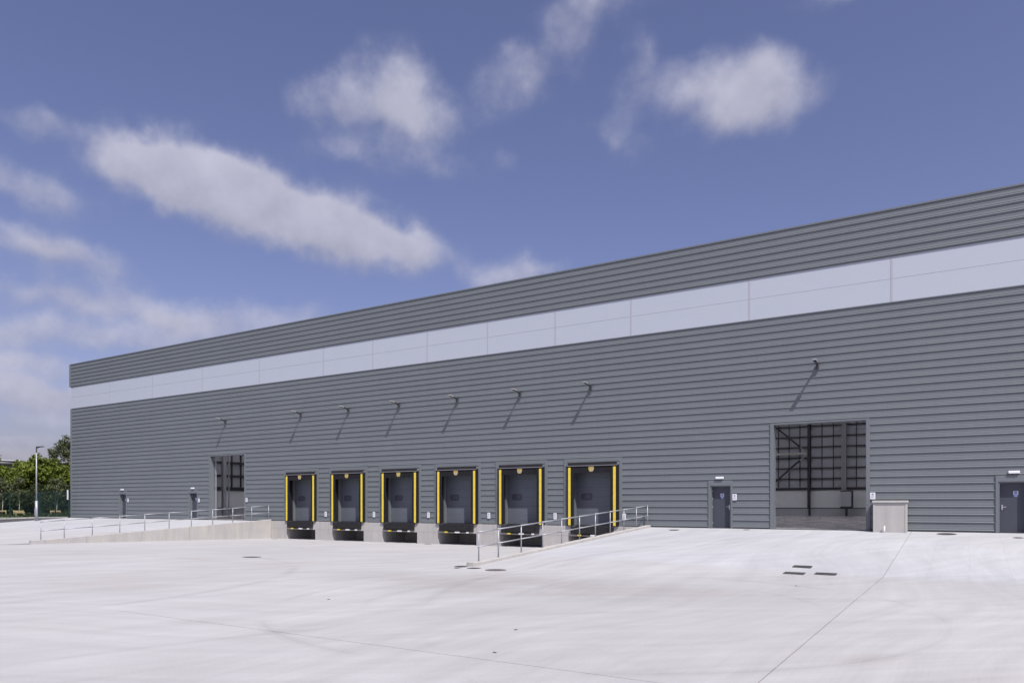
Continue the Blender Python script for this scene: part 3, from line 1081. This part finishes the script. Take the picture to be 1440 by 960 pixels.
def make_lamp():
    t = thing('wall_floodlight', WL[0], 'floodlight', (LX[0], -0.036, 7.58), group='floodlights along the front wall')
    MB().bevel_box(-0.06, 0.06, -0.10, 0.0, -0.19, 0.10, 0.01).obj('wall_bracket', 'dark_fitting', t)
    m = MB()
    m.tube((0, -0.09, 0.03), (0, -0.56, 0.12), 0.045)
    m.tube((0, -0.09, -0.11), (0, -0.30, 0.055), 0.014, n=6)
    m.obj('arm', 'dark_fitting', t)
    hd = MB()
    vs = [(-0.085, -0.84, 0.175), (0.085, -0.84, 0.175), (0.085, -0.54, 0.130), (-0.085, -0.54, 0.130)]
    vs += [(x, y, z - 0.05) for x, y, z in vs]
    hd.add(vs, [(0, 1, 2, 3), (4, 7, 6, 5), (0, 4, 5, 1), (1, 5, 6, 2), (2, 6, 7, 3), (3, 7, 4, 0)])
    h = hd.obj('lamp_head', 'pale_fitting', t)
    MB().add([(-0.07, -0.82, 0.1200), (0.07, -0.82, 0.1200), (0.07, -0.57, 0.0830), (-0.07, -0.57, 0.0830),
              (-0.07, -0.82, 0.112), (0.07, -0.82, 0.112), (0.07, -0.57, 0.075), (-0.07, -0.57, 0.075)],
             [(0, 1, 2, 3), (4, 7, 6, 5), (0, 4, 5, 1), (1, 5, 6, 2), (2, 6, 7, 3), (3, 7, 4, 0)]).obj('lens', 'window_dark', h)
    return t


l0 = make_lamp()
for i in range(1, 8):
    o = copy_tree(l0)
    o.location = (LX[i], -0.036, 7.58)
    o['label'] = WL[i]

# emergency lights over the fire doors
EM = ['white emergency light above the fire door nearest the far left corner', 'white emergency light above the fire door left of the left doorway',
      'white emergency light above the fire door left of the large right doorway', 'white emergency light above the fire door at the right edge']


def make_emergency():
    t = thing('emergency_light', EM[0], 'emergency light', (DOORS[0], -0.036, 2.485), group='emergency lights over the fire doors')
    MB().box(-0.19, 0.19, -0.03, 0.0, -0.055, 0.055).obj('back_box', 'white_plastic', t)
    MB().bevel_box(-0.195, 0.195, -0.085, -0.031, -0.05, 0.05, 0.012).obj('diffuser', 'white_plastic', t)
    return t


e0 = make_emergency()
for i in range(1, 4):
    o = copy_tree(e0)
    o.location = (DOORS[i] + (0, 0, -.03, .03)[i], -0.036, 2.485)
    o['label'] = EM[i]

# small white notices by the doors
NT_ = [(-61.52, 1.56, 'white notice on the wall right of the far left fire door'), (-51.74, 1.53, 'white notice right of the fire door beside the left doorway'),
       (-46.0, 1.53, 'white notice on the right side of the left open doorway'), (-9.70, 1.53, 'white notice right of the fire door near the large doorway'),
       (-3.60, 1.55, 'white notice between the large doorway and the concrete box')]
BXS = [(-37.7, 'white notice plate low on the wall right of the leftmost dock'), (-33.25, 'white notice plate low on the wall right of the second dock'),
       (-28.7, 'white notice plate low on the wall right of the third dock'), (-24.16, 'white notice plate low on the wall right of the fourth dock'),
       (-19.69, 'white notice plate low on the wall left of the rightmost dock'), (-15.52, 'white notice plate behind the top posts of the near railing')]


def make_notice(w, h, label, loc, group):
    t = thing('notice', label, 'notice', loc, group=group)
    MB().bevel_box(-w / 2, w / 2, -0.012, 0.0, -h / 2, h / 2, 0.004).obj('plate', 'sign_white', t)
    m = MB()
    m.tube((0, -0.0125, h * 0.22), (0, -0.0145, h * 0.22), w * 0.26, n=12)
    m.obj('symbol', 'print_grey', t)
    m = MB()
    for k in range(3):
        m.box(-w * 0.32, w * (0.32 - 0.1 * (k % 2)), -0.0145, -0.0125, h * (-0.10 - 0.10 * k), h * (-0.05 - 0.10 * k))
    m.obj('text_lines', 'print_grey', t)
    return t


n0 = None
for x, z, lab in NT_:
    if n0 is None:
        n0 = make_notice(0.21, 0.30, lab, (x, -0.037, z), 'white notices beside the doors')
    else:
        o = copy_tree(n0)
        o.location = (x, -0.037, z)
        o['label'] = lab
n0 = None
for x, lab in BXS:
    if n0 is None:
        n0 = make_notice(0.20, 0.34, lab, (x, -0.037, 0.52), 'white notice plates between the docks')
    else:
        o = copy_tree(n0)
        o.location = (x, -0.037, 0.52)
        o['label'] = lab

# ------------------------------------------------------------------ concrete enclosure by the large doorway
t = thing('concrete_enclosure', 'square concrete enclosure with pale coping standing right of the large doorway', 'enclosure', (-2.88, -0.04, 0))
MB().bevel_box(-0.64, 0.64, -0.545, -0.45, -0.2, 1.24, 0.006).obj('front_panel', 'cast_concrete', t)
MB().bevel_box(-0.655, -0.585, -0.56, -0.02, -0.2, 1.243, 0.006).obj('side_panel', 'cast_concrete', t)
MB().bevel_box(0.585, 0.655, -0.56, -0.02, -0.2, 1.243, 0.006).obj('side_panel', 'cast_concrete', t)
MB().bevel_box(-0.69, 0.69, -0.60, -0.01, 1.246, 1.335, 0.012).obj('coping', 'kerb_concrete', t)
t = thing('marker_post', 'short white pipe standing at the foot of the concrete enclosure', 'post', (-3.08, -0.70, -0.05))
MB().tube((0, 0, -0.05), (0, 0, 0.27), 0.032, n=10).obj('pipe', 'white_plastic', t, True)
MB().tube((0, 0, 0.27), (0, 0, 0.29), 0.036, n=10).obj('cap', 'white_plastic', t, True)

# cabinet deep in the hall
t = thing('electrical_cabinet', 'grey cabinet with dark edges standing against the rear wall inside the right doorway', 'cabinet', (-10.7, DEPTH - 1.3, 0))
MB().box(-0.5, 0.5, -0.3, 0.3, 1.0, 2.55).obj('cabinet_body', 'liner_grey', t)
m = MB()
m.box(-0.55, 0.6, -0.31, 0.3, 2.552, 2.66)
m.box(0.505, 0.62, -0.31, 0.3, 0.9, 2.55)
m.box(-0.55, 0.6, -0.31, 0.3, 0.85, 0.998)
m.obj('cabinet_frame', 'dark_steel', t)
MB().box(-0.1, 0.1, -0.2, 0.2, -0.006, 0.848).obj('stand', 'dark_steel', t)

# ------------------------------------------------------------------ covers and gratings in the yard


def slope(hf, y, x):
    return math.atan((hf(y + 0.1, x) - hf(y - 0.1, x)) / 0.2)


def manhole(x, y, r, hf, label, mat='iron'):
    t = thing('manhole_cover', label, 'manhole cover', (x, y, hf(y, x) + 0.006), (slope(hf, y, x), 0, 0), group='round manhole covers in the concrete')
    m = MB()
    n = 20
    vs = []
    for rr, z in ((r, 0.003), (r * 0.9, 0.004), (r * 0.9, -0.01), (r, -0.012)):
        for i in range(n):
            a = 2 * math.pi * i / n
            vs.append((rr * math.cos(a), rr * math.sin(a), z))
    fs = [(k * n + i, k * n + (i + 1) % n, ((k + 1) % 4) * n + (i + 1) % n, ((k + 1) % 4) * n + i) for k in range(4) for i in range(n)]
    m.add(vs, fs)
    m.obj('frame_ring', 'iron_rust', t)
    m = MB()
    m.tube((0, 0, -0.012), (0, 0, 0.003), r * 0.885, n=20)
    for i in range(-2, 3):
        w = r * 0.7 * math.sqrt(max(0.1, 1 - (i / 3) ** 2))
        m.box(-w, w, i * r * 0.25 - r * 0.04, i * r * 0.25 + r * 0.04, 0.003, 0.008)
    m.obj('lid', mat, t)


def grating(x, y, w, hf, label):
    t = thing('drain_grate', label, 'drain grate', (x, y, hf(y, x) + 0.022), (slope(hf, y, x), 0, 0), group='square drain gratings in the yard')
    h = w / 2
    v = h * 0.66
    m = MB()
    m.box(-h, h, -v, -v + 0.05, -0.04, 0.008)
    m.box(-h, h, v - 0.05, v, -0.04, 0.008)
    m.box(-h, -h + 0.05, -v + 0.05, v - 0.05, -0.04, 0.008)
    m.box(h - 0.05, h, -v + 0.05, v - 0.05, -0.04, 0.008)
    m.obj('grate_frame', 'iron', t)
    n = 8
    for i in range(n):
        p = -h + 0.05 + (i + 0.5) * (w - 0.1) / n
        MB().box(p - 0.018, p + 0.018, -v + 0.05, v - 0.05, -0.01, 0.006).obj('grate_bar', 'iron', t)
    MB().box(-h + 0.05, h - 0.05, -v + 0.05, v - 0.05, -0.013, 0.0022).obj('sump', 'black_rubber', t)


grating(-4.43, -11.85, 0.54, h_apron, 'square drain grating farthest from the viewer in the group of three')
grating(-4.40, -13.30, 0.58, h_apron, 'square drain grating at the near left of the group of three')
grating(-3.57, -13.02, 0.58, h_apron, 'square drain grating at the near right of the group of three')
manhole(-24.73, -16.57, 0.36, h_dock, 'round iron manhole cover alone in the yard before the docks')
manhole(-14.48, -16.25, 0.24, lambda y, x: ZY, 'round manhole cover left of the low end of the near ramp wall')
manhole(-13.70, -16.62, 0.24, lambda y, x: ZY, 'round manhole cover directly before the low end of the near ramp wall')
manhole(-12.74, -16.80, 0.34, lambda y, x: ZY, 'pale round manhole cover right of the low end of the near ramp wall', 'iron_rust')
manhole(-12.28, -1.42, 0.26, h_apron, 'round manhole cover on the apron near the top of the near railing')
manhole(-9.0, -0.55, 0.16, h_apron, 'small round cover on the apron between fire door and large doorway', 'iron_rust')
manhole(-0.75, -0.78, 0.37, h_apron, 'large round manhole cover on the apron right of the concrete enclosure')
manhole(1.68, -1.45, 0.18, h_apron, 'small round cover on the apron before the right-hand fire door', 'iron_rust')
manhole(-41.9, -0.9, 0.22, h_dock, 'small dark cover at the foot of the far ramp wall by the dock', 'iron_rust')
manhole(-28.2, -0.75, 0.24, h_dock, 'small dark cover at the foot of the pier right of the third dock', 'iron_rust')

# dead leaves blown on to the yard
LEAF = [(-5.62, -27.75, 'curled brown leaf nearest the camera on the concrete'), (-6.35, -26.0, 'small brown leaf left of the joint in the foreground'),
        (-3.72, -16.6, 'small brown leaf just before the drain gratings'), (-11.9, -24.8, 'small brown leaf out on the open yard')]
for i, (x, y, lab) in enumerate(LEAF):
    m = MB()
    a = i * 1.3
    c_, s_ = math.cos(a), math.sin(a)
    pr = [(-.05, 0, .012), (-.02, .026, .02), (.03, .022, .014), (.06, 0, .026), (.03, -.024, .012), (-.02, -.022, .018), (0, 0, .004)]
    pr = [((px_ * c_ - py_ * s_) * .7, (px_ * s_ + py_ * c_) * .7, pz_ * .7) for px_, py_, pz_ in pr]
    m.add(pr + [(q[0], q[1], q[2] - 0.003) for q in pr], [(i2, (i2 + 1) % 6, 6) for i2 in range(6)] + [((i2 + 1) % 6 + 7, i2 + 7, 13) for i2 in range(6)] + [(i2, i2 + 7, (i2 + 1) % 6 + 7, (i2 + 1) % 6) for i2 in range(6)])
    o = m.obj('dead_leaf', 'bark', None, False, (x, y, h_apron(y, x) - 0.001))
    tag(o, lab, 'leaf', 'dead leaves on the concrete')

# ------------------------------------------------------------------ lamp column, fence, trees on the left
t = thing('street_lamp', 'tall galvanised lamp column by the far left corner of the warehouse', 'street lamp', (-69.2, -3.75, h_apron(-3.75)))
MB().tube((0, 0, -0.1), (0, 0, 1.75), 0.115, n=12).obj('column_base', 'galvanised', t, True)
MB().tube((0, 0, 1.75), (0, 0, 5.95), 0.066, 0.05, n=10).obj('pole', 'galvanised', t, True)
m = MB()
m.tube((0, 0, 5.95), (0, 0, 6.4), 0.05)
m.tube((0, 0, 6.35), (0.28, 0.15, 6.45), 0.035)
m.obj('bracket', 'dark_fitting', t)
MB().add([(0.05, -0.08, 6.41), (0.60, 0.2, 6.46), (0.52, 0.4, 6.46), (0.0, 0.1, 6.41), (0.05, -0.08, 6.49), (0.60, 0.2, 6.52), (0.52, 0.4, 6.52), (0.0, 0.1, 6.49)],
         [(0, 3, 2, 1), (4, 5, 6, 7), (0, 1, 5, 4), (1, 2, 6, 5), (2, 3, 7, 6), (3, 0, 4, 7)]).obj('lamp_head', 'dark_fitting', t)
MB().box(-0.09, 0.09, -0.13, -0.10, 0.5, 1.1).obj('access_door', 'galvanised', t)


def fence_run(points, label, gate=False):
    t = thing('metal_gate' if gate else 'mesh_fence', label, 'gate' if gate else 'fence', (points[0][0], points[0][1], 0))
    o0 = Vector((points[0][0], points[0][1], 0))
    H = 2.35
    for p in points:
        p = Vector((p[0], p[1], 0)) - o0
        zb = h_apron(p.y + o0.y) - 0.05
        MB().box(p.x - 0.04, p.x + 0.04, p.y - 0.04, p.y + 0.04, zb - 0.1, H + 0.08).obj('post', 'fence_green', t)
    for a, b_ in zip(points[:-1], points[1:]):
        a = Vector((a[0], a[1], 0)) - o0
        b_ = Vector((b_[0], b_[1], 0)) - o0
        L = (b_ - a).length
        d = (b_ - a) / L
        m = MB()
        nw = int(L / 0.05)
        n2 = Vector((-d.y, d.x, 0))
        z0 = h_apron((a.y + b_.y) / 2 + o0.y) + 0.02
        for i in range(1, nw):
            c = a + d * (i * L / nw)
            r = 0.0042 if gate else 0.003
            vs = [c + d * r, c + n2 * r, c - d * r, c - n2 * r]
            m.add([(q.x, q.y, z0) for q in vs] + [(q.x, q.y, H) for q in vs], [(0, 1, 5, 4), (1, 2, 6, 5), (2, 3, 7, 6), (3, 0, 4, 7)])
        for k in range(8):
            z = z0 + 0.02 + k * (H - z0 - 0.03) / 7
            m.tube((a.x, a.y, z), (b_.x, b_.y, z), 0.005, n=4, caps=False)
        m.obj('mesh_panel', 'fence_green', t)
        if gate:
            fr = MB()
            for z in (z0, (z0 + H) / 2, H):
                fr.tube((a.x, a.y, z), (b_.x, b_.y, z), 0.025, n=6)
            fr.obj('gate_frame', 'fence_green', t)
    return t


fence_run([(-70.95, -0.12), (-73.0, -0.30), (-75.2, -0.60)], 'green mesh double gate closing the gap beside the warehouse corner', True)
fence_run([(-75.35, -0.62), (-77.7, -2.1), (-80.1, -3.6), (-82.5, -5.1), (-85.0, -6.6), (-87.4, -8.1)], 'green mesh fence behind the kerb left of the lamp column')
t = thing('fence_sign', 'narrow white sign fixed on the gate post by the warehouse corner', 'sign', (-71.0, -0.20, 2.1))
MB().box(-0.12, 0.10, -0.02, 0.0, -0.45, 0.45).obj('plate', 'sign_white', t)


def leaves_mesh(name, mat, centers, radii, per, size, droop=0.0, flat=0.6):
    """many small leaf quads gathered in clumps"""
    n = len(centers) * per
    cidx = np.repeat(np.arange(len(centers)), per)
    C = np.asarray(centers)[cidx]
    R = np.asarray(radii)[cidx][:, None]
    d = rng.normal(size=(n, 3))
    d /= np.linalg.norm(d, axis=1)[:, None]
    rad = rng.random((n, 1)) ** 0.45
    off = d * rad * R
    off[:, 2] *= flat
    P = C + off
    if droop:
        P[:, 2] -= droop * np.abs(rng.normal(size=n)) * R[:, 0]
    nrm = d + rng.normal(scale=0.7, size=(n, 3)) + np.array([0, 0, 0.5])
    nrm /= np.linalg.norm(nrm, axis=1)[:, None]
    a = np.cross(nrm, rng.normal(size=(n, 3)))
    a /= np.linalg.norm(a, axis=1)[:, None] + 1e-9
    b = np.cross(nrm, a)
    s = size * rng.uniform(0.6, 1.4, size=(n, 1))
    V = np.stack([P - a * s, P - b * s * 0.55, P + a * s, P + b * s * 0.55], axis=1).reshape(-1, 3)
    me = bpy.data.meshes.new(name)
    me.vertices.add(4 * n)
    me.vertices.foreach_set('co', V.astype(np.float32).ravel())
    me.loops.add(4 * n)
    me.loops.foreach_set('vertex_index', np.arange(4 * n, dtype=np.int32))
    me.polygons.add(n)
    me.polygons.foreach_set('loop_start', np.arange(0, 4 * n, 4, dtype=np.int32))
    me.polygons.foreach_set('loop_total', np.full(n, 4, dtype=np.int32))
    at = me.attributes.new('leaf', 'FLOAT', 'FACE')
    tone = rng.random(len(centers))[cidx] * 0.6 + rng.random(n) * 0.4
    at.data.foreach_set('value', tone.astype(np.float32))
    me.materials.append(MATS[mat])
    me.update()
    me.validate()
    return me


def tree(name, label, cat, x, y, height, crown_r, crown_lo, mat, clumps, per, leaf, bark='bark', group=None, droop=0.0, clump_r=0.28, sparse=1.0, limbs=7, trunk_r=0.16, flat=0.7):
    z = h_apron(y) - 0.05
    t = thing(name, label, cat, (x, y, z), (0, 0, random.random() * 6), group)
    mid = (height + crown_lo) / 2
    hh = (height - crown_lo) / 2
    m = MB()
    lean = [Vector((0, 0, -0.1)), Vector((random.uniform(-.1, .1), random.uniform(-.1, .1), crown_lo)), Vector((random.uniform(-.25, .25), random.uniform(-.25, .25), mid + hh * 0.5))]
    m.path(lean, [trunk_r, trunk_r * 0.75, trunk_r * 0.25], 8)
    m.obj('trunk', bark, t, True)
    m = MB()
    tips = []
    for k in range(limbs):
        a = k * 2.4 + random.random()
        f = random.uniform(0.05, 0.75)
        p = lean[1].lerp(lean[2], f)
        q = p + Vector((math.cos(a) * crown_r * 0.7, math.sin(a) * crown_r * 0.7, hh * random.uniform(0.1, 0.5)))
        m.path([p, p.lerp(q, 0.5) + Vector((0, 0, -0.05 * crown_r)), q], [trunk_r * 0.4, trunk_r * 0.25, trunk_r * 0.1], 5)
        tips.append(q)
    m.obj('limbs', bark, t, True)
    cs, rs = [], []
    for k in range(clumps):
        d = Vector((random.gauss(0, 1), random.gauss(0, 1), random.gauss(0, 1))).normalized()
        rr = random.uniform(0.45, 1.0) ** 0.7
        wob = 1 + 0.22 * math.sin(3 * math.atan2(d.y, d.x) + k % 3) * sparse
        prof_ = 1.0 - 0.25 * max(0, d.z)
        cs.append((d.x * crown_r * rr * wob * prof_, d.y * crown_r * rr * wob * prof_, mid + d.z * hh * rr))
        rs.append(crown_r * clump_r * random.uniform(0.7, 1.35))
    me = leaves_mesh('crown', mat, cs, rs, per, leaf, droop, flat)
    link('crown', me, t)
    return t


TG = 'bright green trees behind the fence'
tree('broadleaf_tree', 'bright green broadleaf tree at the far left edge of the picture', 'tree', -100.6, 4.2, 8.3, 3.2, 1.8, 'leaf_bright', 78, 110, .17, group=TG)
tree('broadleaf_tree', 'bright green broadleaf tree rising in front of the distant roof, left of the lamp', 'tree', -99.8, 8.6, 6.6, 2.5, 1.8, 'leaf_bright', 62, 110, .17, group=TG)
tree('broadleaf_tree', 'bright green broadleaf tree directly behind the lamp column', 'tree', -95.6, 8.0, 6.4, 2.4, 1.6, 'leaf_bright', 56, 110, .16, group=TG)
tree('broadleaf_tree', 'bright green broadleaf tree right of the lamp column below the birch', 'tree', -91.9, 7.2, 7.0, 2.7, 1.7, 'leaf_bright', 62, 110, .17, group=TG)
tree('broadleaf_tree', 'bright green broadleaf tree partly hidden by the warehouse corner', 'tree', -90.5, 11.0, 6.9, 2.6, 1.6, 'leaf_bright', 56, 110, .17, group=TG)
tree('birch_tree', 'tall loose birch with drooping twigs beside the warehouse corner', 'tree', -105.6, 17.4, 10.9, 2.5, 3.6, 'leaf_birch', 56, 90, .15, 'bark', droop=1.0, clump_r=.22, group='tall birches behind the trees')
tree('birch_tree', 'second tall birch half hidden by the warehouse corner', 'tree', -103.0, 19.9, 11.0, 2.6, 3.8, 'leaf_birch', 64, 95, .15, 'bark', droop=0.9, clump_r=.24, group='tall birches behind the trees')
SG = 'shrubs coloured as dark as the shade under the trees'
SL = ['dark shrub at the left edge below the bright trees', 'dark shrub behind the leftmost staked sapling', 'dark shrub left of the lamp column',
      'dark shrub behind the lamp column', 'dark shrub behind the middle of the gate', 'dark shrub behind the gate by the corner']
for i, (px, tt, hgt) in enumerate(((-12, 84, 3.4), (12, 83, 3.3), (35, 84, 3.6), (56, 82, 3.5), (76, 83, 3.4), (95, 84, 3.6))):
    u = (px - 720) / F_PX
    x, y = (0.8495 * u - 0.5275) * tt, (0.5275 * u + 0.8495) * tt + CAM_Y
    tree('shrub', SL[i], 'shrub', x, y, hgt, 1.6, 0.1, 'leaf_shaded', 60, 100, .13, group=SG, clump_r=.3, limbs=4, trunk_r=.06, flat=.9)
SP = ['young staked sapling at the left edge of the picture', 'young staked sapling between the left edge and the lamp column', 'young staked sapling behind the green gate']
for i, (px, tt) in enumerate(((3, 79), (27, 78), (79, 76))):
    u = (px - 720) / F_PX
    x, y = (0.8495 * u - 0.5275) * tt, (0.5275 * u + 0.8495) * tt + CAM_Y
    tree('sapling', SP[i], 'sapling', x, y, 4.3, 0.75, 1.75, 'leaf_sapling', 26, 50, .09, 'bark_pale', group='young staked trees behind the fence', clump_r=.36, limbs=4, trunk_r=.04, flat=1.0)
    st = thing('tree_stake', ['pale timber stake frame round the sapling at the left edge', 'pale timber stake frame round the sapling left of the lamp column', 'pale timber stake frame behind the green gate'][i],
               'tree stake', (x, y, h_apron(y) - 0.05), (0, 0, YAW), 'timber stake frames round the saplings')
    for s in (-1, 1):
        MB().tube((s * 0.48, -0.1, -0.1), (s * 0.48, -0.1, 0.66), 0.05, n=8).obj('post', 'timber', st, True)
    MB().box(-0.56, 0.56, -0.16, -0.13, 0.50, 0.64).obj('crossbar', 'timber', st)
st = thing('tree_stake', 'empty pale timber stake frame right of the second sapling', 'tree stake', (-83.9, 1.6, h_apron(1.6) - 0.05), (0, 0, YAW), 'timber stake frames round the saplings')
for s in (-1, 1):
    MB().tube((s * 0.42, 0, -0.1), (s * 0.42, 0, 0.52), 0.05, n=8).obj('post', 'timber', st, True)
MB().box(-0.5, 0.5, -0.06, -0.03, 0.38, 0.50).obj('crossbar', 'timber', st)
# ground cover under the shrubs
cs = [(random.uniform(-101, -74), 0, 0) for _ in range(240)]
cs = [(x, random.uniform(0.5, 7.0), -0.05 + random.uniform(0, .18)) for x, _, _ in cs]
gc = link('ground_cover', leaves_mesh('ground_cover', 'leaf_shaded', cs, [0.5] * len(cs), 40, .10))
gc['kind'] = 'stuff'
gc['label'] = 'low dark ground cover under the shrubs'

t = thing('white_globe', 'small white globe on a post, pale among the dark shrubs', 'lamp', (-88.0, -0.2, -0.05))  # small white speck of unknown kind, shaped as a ball on a post
MB().tube((0, 0, -0.1), (0, 0, 2.55), 0.035).obj('post', 'dark_fitting', t, True)
MB().ball((0, 0, 2.7), 0.15, 12, 8).obj('globe', 'white_plastic', t, True)

# far building behind the trees
t = thing('distant_building', 'far flat-roofed building whose pale roof edge shows above the trees', 'building', (-273, 88, -1.0), (0, 0, YAW))
MB().box(-14, 14, 0, 30, 0, 16.3).obj('wall', 'far_wall', t)
MB().prism([(-15, 17.55), (-15, 17.85), (15, 16.75), (15, 16.45)], 'y', -1.0, 31).obj('roof', 'far_roof', t)
MB().box(-14.5, 14.5, -0.6, -0.02, 15.9, 16.44).obj('fascia', 'dark_steel', t)
